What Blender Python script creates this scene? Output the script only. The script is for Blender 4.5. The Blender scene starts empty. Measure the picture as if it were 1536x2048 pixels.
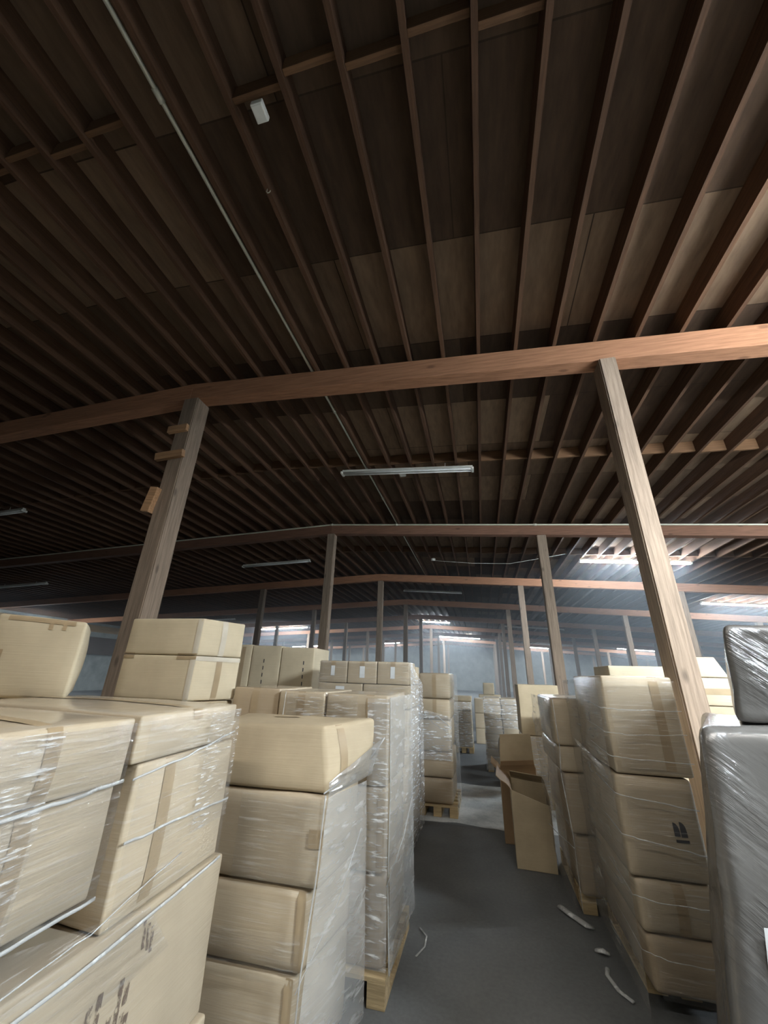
import bpy, bmesh, math, random
from mathutils import Vector, Matrix, noise
R = random.Random(7)
sc = bpy.context.scene
COL = sc.collection
PI = math.pi

# ------------------------------------------------------------------ materials
def new_mat(name):
    m = bpy.data.materials.new(name); m.use_nodes = True
    nt = m.node_tree; b = nt.nodes['Principled BSDF']
    return m, nt, b

class NT:
    def __init__(s, nt): s.nt = nt
    def n(s, t, **kw):
        nd = s.nt.nodes.new(t)
        for k, v in kw.items(): setattr(nd, k, v)
        return nd
    def l(s, a, b): s.nt.links.new(a, b)
    def coord(s, scale=(1,1,1), kind='Object'):
        tc = s.n('ShaderNodeTexCoord'); mp = s.n('ShaderNodeMapping')
        mp.inputs['Scale'].default_value = scale
        s.l(tc.outputs[kind], mp.inputs['Vector']); return mp.outputs['Vector']
    def noise(s, vec, scale=5, detail=4, rough=.55):
        t = s.n('ShaderNodeTexNoise'); t.inputs['Scale'].default_value = scale
        t.inputs['Detail'].default_value = detail; t.inputs['Roughness'].default_value = rough
        s.l(vec, t.inputs['Vector']); return t.outputs['Fac']
    def ramp(s, fac, stops):
        r = s.n('ShaderNodeValToRGB'); e = r.color_ramp.elements
        while len(e) < len(stops): e.new(.5)
        for i, (p, c) in enumerate(stops):
            e[i].position = p; e[i].color = (*c, 1) if len(c) == 3 else c
        s.l(fac, r.inputs['Fac']); return r.outputs['Color']
    def mix(s, fac, a, b, mode='MIX'):
        m = s.n('ShaderNodeMix', data_type='RGBA', blend_type=mode)
        for v, i in ((fac, m.inputs[0]), (a, m.inputs[6]), (b, m.inputs[7])):
            if hasattr(v, 'is_output'): s.l(v, i)
            else: i.default_value = v if not isinstance(v, tuple) else (*v, 1)
        return m.outputs[2]
    def math(s, op, a, b):
        m = s.n('ShaderNodeMath', operation=op)
        for v, i in ((a, m.inputs[0]), (b, m.inputs[1])):
            if hasattr(v, 'is_output'): s.l(v, i)
            else: i.default_value = v
        return m.outputs[0]
    def bump(s, h, strength=.3, dist=.01):
        b = s.n('ShaderNodeBump'); b.inputs['Strength'].default_value = strength
        b.inputs['Distance'].default_value = dist; s.l(h, b.inputs['Height']); return b.outputs['Normal']

def cardboard(name, c, film=0.0, vary=.12):
    """brown corrugated board; film>0 adds the tight clear stretch film clinging to it"""
    m, nt, b = new_mat(name); g = NT(nt)
    v = g.coord((1,1,1)); info = g.n('ShaderNodeObjectInfo')
    f1 = g.noise(v, 3.0, 5)
    lo = tuple(x*(1-vary) for x in c); hi = tuple(min(1, x*(1+vary)) for x in c)
    col = g.ramp(f1, [(.3, lo), (.7, hi)])
    tone = g.ramp(info.outputs['Random'], [(0, (.86,.85,.83)), (1, (1.06,1.04,1.0))])
    col = g.mix(1.0, col, tone, 'MULTIPLY')
    f2 = g.noise(g.coord((2,2,90)), 2.0, 2)
    col = g.mix(.12, col, g.ramp(f2, [(.35, (.7,.66,.6)), (.65, (1,1,1))]), 'MULTIPLY')
    b.inputs['Roughness'].default_value = .75
    b.inputs['Specular IOR Level'].default_value = .25
    if film:
        st = g.noise(g.coord((1.6,1.6,34)), 2.2, 5, .6)      # stretched wrinkles run round the load
        pa = g.noise(v, 2.6, 3)
        k = g.math('MULTIPLY', g.ramp(st, [(.52,(0,0,0)), (.72,(1,1,1))]), g.ramp(pa, [(.42,(0,0,0)), (.62,(1,1,1))]))
        col = g.mix(g.math('MULTIPLY', k, .26*film), col, (.78,.77,.74))  # pale streaks put film folds and their sheen into the board colour
        col = g.mix(.05*film, col, (.7,.7,.7))
        b.inputs['Coat Weight'].default_value = .8*film
        b.inputs['Coat Roughness'].default_value = .12
        g.l(g.bump(st, 1.0, .0045), b.inputs['Coat Normal'])
    g.l(g.bump(f2, .12, .004), b.inputs['Normal'])
    g.l(col, b.inputs['Base Color'])
    return m

def film_mat(name, base=.04, streak=.35, col=(.8,.79,.77), rough=.1, stretch=(2,2,40), bump=1.0, patch=(.35,.65), gloss=.09, dist=.004):
    """clear stretch film: mostly see-through, a glossy skin with drawn-out wrinkles and milky folds that double as painted glints"""
    m, nt, b = new_mat(name); g = NT(nt)
    nt.nodes.remove(b)
    st = g.noise(g.coord(stretch), 2.2, 5, .55)
    pa = g.noise(g.coord((1,1,1)), 4.0, 3)
    k = g.math('MULTIPLY', g.ramp(st, [(.54,(0,0,0)), (.66,(1,1,1))]), g.ramp(pa, [(patch[0],(.08,)*3), (patch[1],(1,1,1))]))  # streak mask: milky folds plus lamp glints painted along the wrinkles
    nrm = g.bump(st, bump, dist)
    df = g.n('ShaderNodeBsdfDiffuse'); df.inputs['Color'].default_value = (*col, 1); g.l(nrm, df.inputs['Normal'])
    gl = g.n('ShaderNodeBsdfGlossy'); gl.inputs['Roughness'].default_value = rough; g.l(nrm, gl.inputs['Normal'])
    tr = g.n('ShaderNodeBsdfTransparent')
    m1 = g.n('ShaderNodeMixShader'); m2 = g.n('ShaderNodeMixShader')
    g.l(g.math('ADD', g.math('MULTIPLY', k, streak), base), m1.inputs[0]); g.l(tr.outputs[0], m1.inputs[1]); g.l(df.outputs[0], m1.inputs[2])
    fr = g.n('ShaderNodeFresnel'); fr.inputs['IOR'].default_value = 1.5; g.l(nrm, fr.inputs['Normal'])
    g.l(g.math('ADD', g.math('MULTIPLY', fr.outputs[0], .28), gloss*.35), m2.inputs[0]); g.l(m1.outputs[0], m2.inputs[1]); g.l(gl.outputs[0], m2.inputs[2])
    g.l(m2.outputs[0], nt.nodes['Material Output'].inputs['Surface'])
    return m

def wood(name, c, axis=0, rough=.8, knots=True, scale=1.0):
    m, nt, b = new_mat(name); g = NT(nt)
    s = [14*scale]*3; s[axis] = .7*scale
    f = g.noise(g.coord(tuple(s)), 3, 6, .65)
    info = g.n('ShaderNodeObjectInfo')
    col = g.ramp(f, [(.3, tuple(x*.62 for x in c)), (.7, tuple(min(1, x*1.2) for x in c))])
    col = g.mix(1.0, col, g.ramp(info.outputs['Random'], [(0,(.8,.78,.76)), (1,(1.1,1.08,1.05))]), 'MULTIPLY')
    if knots:
        vo = g.n('ShaderNodeTexVoronoi'); s2 = [5]*3; s2[axis] = 2.2
        g.l(g.coord(tuple(s2)), vo.inputs['Vector']); vo.inputs['Scale'].default_value = 1
        kn = g.ramp(vo.outputs['Distance'], [(.07,(1,1,1)), (.16,(0,0,0))])
        col = g.mix(g.math('MULTIPLY', kn, .6), col, tuple(x*.25 for x in c))
    g.l(col, b.inputs['Base Color']); b.inputs['Roughness'].default_value = rough
    b.inputs['Specular IOR Level'].default_value = .25
    g.l(g.bump(f, .25, .01), b.inputs['Normal'])
    return m

def plain(name, c, rough=.6, metal=0.0, emit=None):
    m, nt, b = new_mat(name); g = NT(nt)
    f = g.noise(g.coord((1,1,1)), 9, 3)
    col = g.ramp(f, [(.3, tuple(x*.9 for x in c)), (.7, tuple(min(1, x*1.06) for x in c))])
    g.l(col, b.inputs['Base Color'])
    b.inputs['Roughness'].default_value = rough; b.inputs['Metallic'].default_value = metal
    if emit:
        b.inputs['Emission Color'].default_value = (*emit[0], 1); b.inputs['Emission Strength'].default_value = emit[1]
    return m

def dense_film():
    m, nt, b = new_mat('dense_grey_stretch_film'); g = NT(nt)
    tc = g.n('ShaderNodeTexCoord'); mp = g.n('ShaderNodeMapping'); mp.inputs['Scale'].default_value = (2.5, 2.5, 26); m0 = g.n('ShaderNodeMapping'); m0.inputs['Rotation'].default_value = (0, -.7, 0)
    g.l(tc.outputs['Object'], m0.inputs['Vector']); g.l(m0.outputs['Vector'], mp.inputs['Vector'])
    st = g.noise(mp.outputs['Vector'], 1.6, 6, .6); pa = g.noise(g.coord((1,1,1)), 2.3, 4, .6); bl = g.noise(g.coord((1,1,1)), 1.5, 3)
    patch = g.ramp(pa, [(.44,(.08,)*3), (.62,(1,1,1))])
    h = g.math('MULTIPLY', st, patch)
    col = g.ramp(bl, [(.3,(.105,.098,.09)), (.7,(.155,.147,.138))])
    k = g.math('MULTIPLY', g.ramp(st, [(.52,(0,0,0)), (.66,(1,1,1))]), patch)
    col = g.mix(g.math('MULTIPLY', k, .16), col, (.55,.55,.55))  # paler streaks paint gloss along the film wrinkles
    g.l(col, b.inputs['Base Color']); b.inputs['Roughness'].default_value = .2; b.inputs['Specular IOR Level'].default_value = .9
    g.l(g.bump(h, 1.0, .012), b.inputs['Normal'])
    return m
def smudge_ink():
    m, nt, b = new_mat('smudged_brown_ink'); g = NT(nt)
    k = g.ramp(g.noise(g.coord((1,1,.6)), 70, 4, .7), [(.42,(0,0,0)), (.55,(.85,.85,.85))])
    b.inputs['Base Color'].default_value = (.14,.10,.075,1); b.inputs['Roughness'].default_value = .8
    tr = g.n('ShaderNodeBsdfTransparent'); mx = g.n('ShaderNodeMixShader')
    g.l(k, mx.inputs[0]); g.l(tr.outputs[0], mx.inputs[1]); g.l(b.outputs[0], mx.inputs[2]); g.l(mx.outputs[0], nt.nodes['Material Output'].inputs['Surface'])
    return m
M = {}
KR = (.47,.385,.265)
M['card'] = cardboard('kraft_board', KR)
M['card_pale'] = cardboard('pale_kraft_board', (.56,.48,.345))
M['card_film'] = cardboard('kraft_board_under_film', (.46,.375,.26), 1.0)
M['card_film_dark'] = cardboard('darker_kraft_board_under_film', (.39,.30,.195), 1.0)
M['card_brown'] = cardboard('red_brown_board', (.33,.22,.13))
M['tape'] = plain('brown_packing_tape', (.36,.27,.165), .28)
M['tape_clear'] = plain('pale_packing_tape', (.56,.50,.40), .2)
M['ink'] = plain('faded_black_ink', (.045,.045,.05), .7)
M['ink_brown'] = smudge_ink()
M['paper'] = plain('white_paper', (.78,.80,.80), .7)
M['film'] = film_mat('clear_stretch_film', .03, .25)
M['film_glints'] = film_mat('wrinkled_clear_stretch_film', .04, .72, stretch=(5,5,55), patch=(.3,.6), gloss=.14)  # strong pale streaks, glints painted into the film colour
M['film_grey'] = film_mat('layered_grey_stretch_film', .42, .4, (.50,.485,.455), .14, (3,3,14), gloss=.1)
M['film_white'] = film_mat('milky_stretch_film', .22, .75, (.86,.86,.85), .14, (4,4,26), patch=(.25,.5), gloss=.12)
M['film_side'] = film_mat('thin_grey_stretch_film', .20, .35, (.54,.525,.49), .12, (2.5,2.5,14), gloss=.1)
M['film_dense'] = dense_film()
M['film_roll'] = film_mat('rolled_film_edge', .42, .4, (.74,.75,.74), .15, (9,9,9), gloss=.1)
M['post'] = wood('rough_sawn_post', (.31,.235,.175), 2)
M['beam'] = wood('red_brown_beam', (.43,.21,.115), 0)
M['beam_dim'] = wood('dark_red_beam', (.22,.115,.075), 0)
M['joist'] = wood('dark_joist', (.115,.06,.033), 1, knots=False)
M['block'] = wood('blocking_timber', (.17,.09,.045), 0, knots=False)
M['pallet'] = wood('pallet_pine', (.52,.40,.23), 0)
M['cleat'] = wood('cleat_pine', (.48,.28,.15), 0, knots=False)
M['white_metal'] = plain('white_enamel', (.78,.76,.68), .45)
M['pipe'] = plain('pale_conduit', (.66,.63,.50), .4, .2)
M['tube_off'] = plain('unlit_tube', (.86,.86,.82), .3)
M['tube_on'] = plain('lit_tube', (.9,.95,1), .3, emit=((.82,.92,1.0), 1150))
M['tube_warm'] = plain('lit_neutral_tube', (.95,.95,.95), .3, emit=((1.0,.95,.87), 100))
M['tube_neutral'] = plain('lit_neutral_white_tube', (.95,.95,.95), .3, emit=((1.0,.96,.89), 170))
M['tube_far'] = plain('lit_cool_tube', (.9,.95,1), .3, emit=((.80,.91,1.0), 520))

def deck_mat():
    m, nt, b = new_mat('plywood_deck'); g = NT(nt)
    br = g.n('ShaderNodeTexBrick'); v = g.coord((1,1,1)); 
    mp = g.n('ShaderNodeMapping'); mp.inputs['Rotation'].default_value = (0,0,PI/2); g.l(v, mp.inputs['Vector'])
    g.l(v, br.inputs['Vector'])
    br.inputs['Scale'].default_value = 1; br.inputs['Brick Width'].default_value = 2.44; br.inputs['Row Height'].default_value = 1.22
    br.inputs['Mortar Size'].default_value = .006; br.inputs['Bias'].default_value = -.1
    br.inputs['Color1'].default_value = (.08,.05,.032,1); br.inputs['Color2'].default_value = (.31,.215,.14,1); br.inputs['Mortar'].default_value = (.06,.04,.025,1)
    f = g.noise(g.coord((5,1,5)), 3, 6, .6)
    col = g.mix(.7, br.outputs['Color'], g.ramp(f, [(.3,(.62,.58,.55)), (.7,(1.15,1.1,1.05))]), 'MULTIPLY')
    g.l(col, b.inputs['Base Color']); b.inputs['Roughness'].default_value = .85; b.inputs['Specular IOR Level'].default_value = .2
    return m
def floor_mat():
    m, nt, b = new_mat('worn_concrete'); g = NT(nt)
    v = g.coord((1,1,1))
    f = g.noise(v, .55, 6, .6); f2 = g.noise(v, 40, 4)
    col = g.ramp(f, [(.35,(.095,.099,.10)), (.65,(.16,.165,.163))])
    # poured strip of paler concrete across the aisle
    sx = g.n('ShaderNodeSeparateXYZ'); wob = g.n('ShaderNodeTexNoise'); wob.inputs['Scale'].default_value = 1.4
    g.l(v, wob.inputs['Vector']); g.l(v, sx.inputs['Vector'])
    y = g.math('ADD', sx.outputs['Y'], g.math('MULTIPLY', wob.outputs['Fac'], .3))
    inside = g.math('MULTIPLY', g.math('GREATER_THAN', y, 5.82), g.math('LESS_THAN', y, 7.75))
    pale = g.ramp(g.noise(v, 3.0, 5, .65), [(.35,(.34,.35,.34)), (.65,(.60,.60,.57))])
    col = g.mix(inside, col, pale)
    col = g.mix(.35, col, g.ramp(f2, [(.3,(.6,.6,.6)), (.7,(1.1,1.1,1.1))]), 'MULTIPLY')
    g.l(col, b.inputs['Base Color']); b.inputs['Roughness'].default_value = .72; b.inputs['Specular IOR Level'].default_value = .3
    g.l(g.bump(f2, .15, .005), b.inputs['Normal'])
    return m
def wall_mat():
    m, nt, b = new_mat('grey_concrete_wall'); g = NT(nt)
    v = g.coord((1,1,1)); f = g.noise(v, 1.3, 6, .65)
    col = g.ramp(f, [(.3,(.20,.23,.22)), (.7,(.42,.45,.43))])
    g.l(col, b.inputs['Base Color']); b.inputs['Roughness'].default_value = .85
    return m
M['plank'] = wood('pale_wall_boarding', (.36,.25,.13), 1, knots=False); M['beam_dark'] = wood('dark_wall_timber', (.10,.07,.055), 1, knots=False)
M['deck'] = deck_mat(); M['floor'] = floor_mat(); M['wall'] = wall_mat()

# ------------------------------------------------------------------ mesh helpers
def link(name, me, mat, parent=None, loc=(0,0,0), rot=None):
    o = bpy.data.objects.new(name, me); COL.objects.link(o)
    if mat: me.materials.append(M[mat] if isinstance(mat, str) else mat)
    if parent: o.parent = parent
    o.location = loc
    if rot: o.rotation_euler = rot
    return o
def tag(o, label, cat, group=None, kind=None):
    if label: o['label'] = label
    if cat: o['category'] = cat
    if group: o['group'] = group
    if kind: o['kind'] = kind
    return o
def empty(name, loc, rz=0):
    o = bpy.data.objects.new(name, None); COL.objects.link(o); o.location = loc; o.rotation_euler = (0,0,rz); o.empty_display_size = .1
    return o
def mesh_from(verts, faces, smooth=False):
    me = bpy.data.meshes.new('m'); me.from_pydata([tuple(v) for v in verts], [], faces)
    bm = bmesh.new(); bm.from_mesh(me); bmesh.ops.recalc_face_normals(bm, faces=bm.faces[:]); bm.to_mesh(me); bm.free()
    if smooth:
        for p in me.polygons: p.use_smooth = True
    me.update(); return me
def box_mesh(lo, hi, bev=.004):
    bm = bmesh.new(); bmesh.ops.create_cube(bm, size=1)
    for v in bm.verts:
        v.co = Vector([(lo[i]+hi[i])/2 + v.co[i]*(hi[i]-lo[i]) for i in range(3)])
    if bev: bmesh.ops.bevel(bm, geom=bm.edges[:], offset=bev, segments=2, affect='EDGES', profile=.6)
    me = bpy.data.meshes.new('m'); bm.to_mesh(me); bm.free(); return me
def hexa_mesh(c, bev=.004):
    """8 corners: bottom ring then top ring"""
    bm = bmesh.new(); vs = [bm.verts.new(p) for p in c]
    for f in ((3,2,1,0), (4,5,6,7), (0,1,5,4), (1,2,6,5), (2,3,7,6), (3,0,4,7)): bm.faces.new([vs[i] for i in f])
    if bev: bmesh.ops.bevel(bm, geom=bm.edges[:], offset=bev, segments=2, affect='EDGES', profile=.6)
    bmesh.ops.recalc_face_normals(bm, faces=bm.faces[:])
    me = bpy.data.meshes.new('m'); bm.to_mesh(me); bm.free(); return me
def tube_mesh(pts, r, n=8, flat=1.0):
    """round tube through points, closed ends; flat squeezes it across its second axis"""
    verts, faces = [], []
    pts = [Vector(p) for p in pts]
    for i, p in enumerate(pts):
        t = (pts[min(i+1, len(pts)-1)] - pts[max(i-1, 0)]).normalized()
        a = t.cross(Vector((0,0,1)));  a = a.normalized() if a.length > 1e-4 else Vector((1,0,0))
        b = t.cross(a)
        for k in range(n):
            th = 2*PI*k/n; verts.append(p + a*r*flat*math.cos(th) + b*r*math.sin(th))
    for i in range(len(pts)-1):
        for k in range(n):
            faces.append((i*n+k, i*n+(k+1)%n, (i+1)*n+(k+1)%n, (i+1)*n+k))
    faces.append(tuple(range(n))); faces.append(tuple(range((len(pts)-1)*n, len(pts)*n)))
    return mesh_from(verts, faces, True)

class Soft:
    """a carton a little slumped and bulged: footprint corners front-left, front-right, back-right, back-left"""
    def __init__(s, foot, z0, z1, top=None, r=.011, bulge=.010, namp=.006, seed=0, sag=0.0):
        s.b = [Vector((x, y, z0)) for x, y in foot]
        tz = z1 if isinstance(z1, (list, tuple)) else [z1]*4
        s.t = [Vector((x, y, tz[i])) for i, (x, y) in enumerate(top or foot)]
        s.r, s.bulge, s.namp, s.seed, s.sag = r, bulge, namp, seed, sag
        s.h = Vector(((s.b[1]-s.b[0]).length/2, (s.b[3]-s.b[0]).length/2, (sum((a-b).length for a, b in zip(s.t, s.b))/8)))
        s.r = min(r, min(s.h)*.45)
        s.o = sum(s.b, Vector())/4
    def map(s, p, off=0.0):
        h, r = s.h, s.r
        q = Vector([p[i]*h[i] for i in range(3)])
        inner = Vector([max(-(h[i]-r), min(h[i]-r, q[i])) for i in range(3)])
        d = q - inner
        n = d.normalized() if d.length > 1e-9 else Vector((0,0,0))
        q = inner + n*(r+off)
        bu = 0
        for i in range(3):
            if abs(p[i]) > .999:
                j, k = (i+1) % 3, (i+2) % 3
                bu = max(bu, (1-p[j]**2)*(1-p[k]**2))
        if abs(p[2]) > .999:
            q += n*bu*s.bulge*.1 - Vector((0,0,s.sag*bu if p[2] > 0 else 0))
        else: q += n*bu*s.bulge
        u, v, w = [(q[i]/h[i]+1)/2 for i in range(3)]
        lo = s.b[0]*(1-u)*(1-v) + s.b[1]*u*(1-v) + s.b[2]*u*v + s.b[3]*(1-u)*v
        hi = s.t[0]*(1-u)*(1-v) + s.t[1]*u*(1-v) + s.t[2]*u*v + s.t[3]*(1-u)*v
        P = lo.lerp(hi, w)
        if s.namp:
            nv = noise.noise_vector(P*3.1 + Vector((s.seed*7.3, s.seed*1.7, s.seed*3.1)))
            f = min(1, max(0, (w*h[2]*2)/.06)) 
            P = P + Vector((nv.x, nv.y, nv.z*.5*f))*s.namp
        return P - s.o
    def params(s, i, n=9):
        e = s.r/s.h[i]
        inner = [-1+e + (2-2*e)*k/n for k in range(n+1)]
        return [-1, -1+e*.4] + inner + [1-e*.4, 1]
    def mesh(s, n=9):
        T = [s.params(i, n) for i in range(3)]
        idx, verts, faces = {}, [], []
        def vid(p):
            k = tuple(round(x, 5) for x in p)
            if k not in idx: idx[k] = len(verts); verts.append(s.map(p))
            return idx[k]
        for i in range(3):
            j, k = (i+1) % 3, (i+2) % 3
            for sgn in (-1, 1):
                for a in range(len(T[j])-1):
                    for b in range(len(T[k])-1):
                        q = []
                        for aa, bb in ((a,b), (a+1,b), (a+1,b+1), (a,b+1)):
                            p = [0,0,0]; p[i] = sgn; p[j] = T[j][aa]; p[k] = T[k][bb]; q.append(vid(p))
                        faces.append(tuple(q) if sgn > 0 else tuple(reversed(q)))
        return mesh_from(verts, faces, True)
    def strip(s, path, width, off=.0025, seg=10):
        """tape along a path of cube-surface points; width in metres"""
        pts = []
        for a, b in zip(path[:-1], path[1:]):
            for k in range(seg): pts.append(Vector(a).lerp(Vector(b), k/seg))
        pts.append(Vector(path[-1]))
        verts, faces = [], []
        for i, p in enumerate(pts):
            a, b = pts[max(i-1, 0)], pts[min(i+1, len(pts)-1)]
            t = (b-a)
            face = max(range(3), key=lambda k: abs(p[k]))
            nrm = Vector((0,0,0)); nrm[face] = 1 if p[face] > 0 else -1
            # side direction: axis that is neither the normal nor travelled
            ax = [k for k in range(3) if k != face]
            side = min(range(3), key=lambda k: abs(path[0][k]-path[-1][k]) + (9 if all(abs(q[k]) > .98 for q in pts) else 0))
            for sg in (-1, -.33, .33, 1):
                q = p.copy(); q[side] = max(-1, min(1, q[side] + sg*width/2/s.h[side]))
                verts.append(s.map(q, off))
        for i in range(len(pts)-1):
            for k in range(3): faces.append((i*4+k, i*4+k+1, (i+1)*4+k+1, (i+1)*4+k))
        return mesh_from(verts, faces, True)
    def patch(s, axis, sgn, u0, u1, v0, v1, off=.003, nu=6, nv=6, amp=0.0, seed=0):
        j, k = [(1,2), (0,2), (0,1)][axis]
        verts, faces = [], []
        for a in range(nu+1):
            for b in range(nv+1):
                p = [0,0,0]; p[axis] = sgn; p[j] = u0+(u1-u0)*a/nu; p[k] = v0+(v1-v0)*b/nv
                w = 0
                if amp:
                    P0 = Vector((p[j]*s.h[j]*4, p[k]*s.h[k]*26, seed)); w = amp*(.5+.5*noise.noise(P0))
                verts.append(s.map(p, off+w))
        for a in range(nu):
            for b in range(nv): faces.append((a*(nv+1)+b, a*(nv+1)+b+1, (a+1)*(nv+1)+b+1, (a+1)*(nv+1)+b))
        return mesh_from(verts, faces, True)

_seed = [0]
def carton(foot, z0, z1, label, mat='card_film', tapes=(), group=None, name='cardboard_box', n=9, cat='box', **kw):
    """foot: (x0,x1,y0,y1) or four corners. tapes: list of kinds"""
    _seed[0] += 1
    if len(foot) == 4 and not hasattr(foot[0], '__len__'):
        x0, x1, y0, y1 = foot; foot = [(x0,y0), (x1,y0), (x1,y1), (x0,y1)]
    if kw.get('top') and not hasattr(kw['top'][0], '__len__'):
        x0, x1, y0, y1 = kw['top']; kw['top'] = [(x0,y0), (x1,y0), (x1,y1), (x0,y1)]
    s = Soft(foot, z0, z1, seed=_seed[0], **kw)
    o = link(name, s.mesh(n), mat, None, s.o)
    tag(o, label, cat, group)
    for t in tapes:
        tm = 'tape'
        if isinstance(t, tuple): t, tm = t
        w = .055
        path = {
         'top_x':   [(-1,0,.6), (-1,0,1), (1,0,1), (1,0,.5)],              # along x over the lid, down both ends
         'top_x_full': [(-1,0,1), (1,0,1), (1,0,-1)],
         'top_y':   [(0,-1,.55), (0,-1,1), (0,1,1)],                       # along y, down the front
         'front_v': [(.0,-1,1), (.0,-1,-1)],
         'front_v2': [(.45,-1,1), (.45,-1,-1)],
         'front_h': [(-1,-1,.0), (1,-1,.0)],
         'edge_r':  [(1,-.96,1), (1,-.96,-1)],
         'edge_f':  [(.96,-1,1), (.96,-1,-1)],
         'side_v':  [(1,0,1), (1,0,-1)],
         'side_v2': [(1,-.45,1), (1,-.45,-1)],
         'side_h':  [(.7,-1,.0), (1,-1,.0), (1,1,.0)],
         'front_l': [(-1,-1,.0), (-.62,-1,.0)],
        }[t]
        link('packing_tape', s.strip(path, w), tm, o)
    o2 = o; o2_s[o.name] = s
    return o
o2_s = {}
def face_part(o, name, mat, axis, sgn, u0, u1, v0, v1, off=.004, label=None):
    p = link(name, o2_s[o.name].patch(axis, sgn, u0, u1, v0, v1, off), mat, o)
    if label: p['label'] = label
    return p

def sheet(parent, name, mat, P00, P10, P11, P01, nu=24, nv=24, amp=.02, fr=(3,14), seed=0, out=(0,-1,0), round_top=0, origin=(0,0,0)):
    """film sheet between four corners with pulled wrinkles displaced along out"""
    P = [Vector(p) for p in (P00, P10, P11, P01)]; out = Vector(out); og = Vector(origin)
    verts, faces = [], []
    for a in range(nu+1):
        for b in range(nv+1):
            u, v = a/nu, b/nv
            q = P[0]*(1-u)*(1-v) + P[1]*u*(1-v) + P[2]*u*v + P[3]*(1-u)*v
            w = noise.noise(Vector((u*fr[0]+seed*3.3, v*fr[1]+seed, seed*1.9))) + .5*noise.noise(Vector((u*fr[0]*2.7, v*fr[1]*2.1, seed*5.7)))
            edge = min(1, 5*min(u, 1-u, v, 1-v)+.25)
            verts.append(q + out*(amp*(.55+.5*w)*edge) - og)
    for a in range(nu):
        for b in range(nv): faces.append((a*(nv+1)+b, a*(nv+1)+b+1, (a+1)*(nv+1)+b+1, (a+1)*(nv+1)+b))
    return link(name, mesh_from(verts, faces, True), mat, parent)
def roll(parent, pts, r=.006, origin=(0,0,0), jitter=.003, seed=1, name='rolled_edge'):
    rr = random.Random(seed); og = Vector(origin); fine = []
    pts = [Vector(p) for p in pts]
    for a, b in zip(pts[:-1], pts[1:]):
        for k in range(6): fine.append(a.lerp(b, k/6) + Vector((0,0,rr.uniform(-jitter, jitter))) - og)
    fine.append(pts[-1]-og)
    return link(name, tube_mesh(fine, r*.7, 6, .45), 'film_roll', parent)
def film(label, loc, group=None):
    e = empty('stretch_film', loc); tag(e, label, 'plastic film', group); return e

# ------------------------------------------------------------------ the building
RIDGE = -3.85
def zb(x): return 5.18 - (.06*(x-RIDGE) if x > RIDGE else .045*(RIDGE-x))     # underside of the roof beams
BH = .28
def zj(x): return zb(x) + BH                                                  # underside of the joists
JD = .235
XL, XR, YF, YB = -27.0, 26.0, -9.0, 56.0
ROWS = [3.7 + 5.8*k for k in range(9)]
PX = [RIDGE + 5.35*k for k in range(-3, 5)]

fl = link('floor', box_mesh((XL-.3,YF-.3,-.2), (XR+.3,YB+.3,0), 0), 'floor'); fl['kind'] = 'structure'
def wall(name, lo, hi):
    o = link(name, box_mesh(lo, hi, 0), 'wall'); o['kind'] = 'structure'
wall('wall_left', (XL-.3,YF,0), (XL,YB,6.2)); wall('wall_right', (XR,YF,0), (XR+.3,YB,6.2))
wall('wall_back', (XL-.3,YB,0), (XR+.3,YB+.3,6.2)); wall('wall_front', (XL-.3,YF-.3,0), (XR+.3,YF,6.2))
def trim(name, lo, hi, mat):
    o = link(name, box_mesh(lo, hi, 0), mat); o['kind'] = 'structure'
trim('trim_1', (XL,YF,3.85), (XL+.06,YB,4.30), 'plank')
trim('trim_2', (XL,YF,2.35), (XL+.25,YB,3.5), 'beam_dark')
vs, fs = [], []
for x in (XL-.3, RIDGE, XR+.3):
    for y in (YF-.3, YB+.3):
        vs += [(x,y,zj(x)+JD), (x,y,zj(x)+JD+.05)]
fs = [(0,2,6,4), (4,6,10,8), (1,5,7,3), (5,9,11,7), (0,1,3,2), (8,10,11,9), (0,4,5,1), (4,8,9,5), (2,3,7,6), (6,7,11,10)]
o = link('ceiling', mesh_from(vs, fs), 'deck'); o['kind'] = 'structure'

# joists: one long timber each, resting on the beams
JP = .425
xs = []
x = .205
while x < XR-.3: xs.append(x); x += JP
x = .205-JP
while x > XL+.3: xs.append(x); x -= JP
xs.sort()
jm = box_mesh((-.021, YF+.1, 0), (.021, YB-.1, JD), 0)
for i, x in enumerate(xs):
    o = bpy.data.objects.new('roof_joist', jm); COL.objects.link(o)
    if not jm.materials: jm.materials.append(M['joist'])
    o.location = (x, 0, min(zj(x-.021), zj(x+.021)) - .001 + .002*0)
    tag(o, 'dark brown roof joist running lengthwise under the plywood deck', 'joist', 'roof joists')
# blocking between the joists, half way between the beams
bay = {1.05: (-9, 1.0, 'short timber block between roof joists in the row nearest overhead'),
       6.35: (-12, 10, 'short timber block between roof joists in the row beside the unlit strip lamp'),
       12.2: (-14, 14, 'short timber block between roof joists in the row beyond the second beam')}
for y, (a, b, lab) in bay.items():
    for i in range(len(xs)-1):
        if xs[i] < a or xs[i+1] > b: continue
        if y < 2 and -2.4 < xs[i] < -1.75: continue
        w = JP-.044
        xm = (xs[i]+xs[i+1])/2
        o = link('blocking_board', box_mesh((-w/2,-.02,0), (w/2,.02,.185 if y > 2 else .16), .003), 'block', None, (xm, y + (.04 if i % 2 else -.02)*(y < 2), zj(xm)+.04))
        tag(o, lab, 'timber block', lab.split(' in the ')[1])

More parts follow.
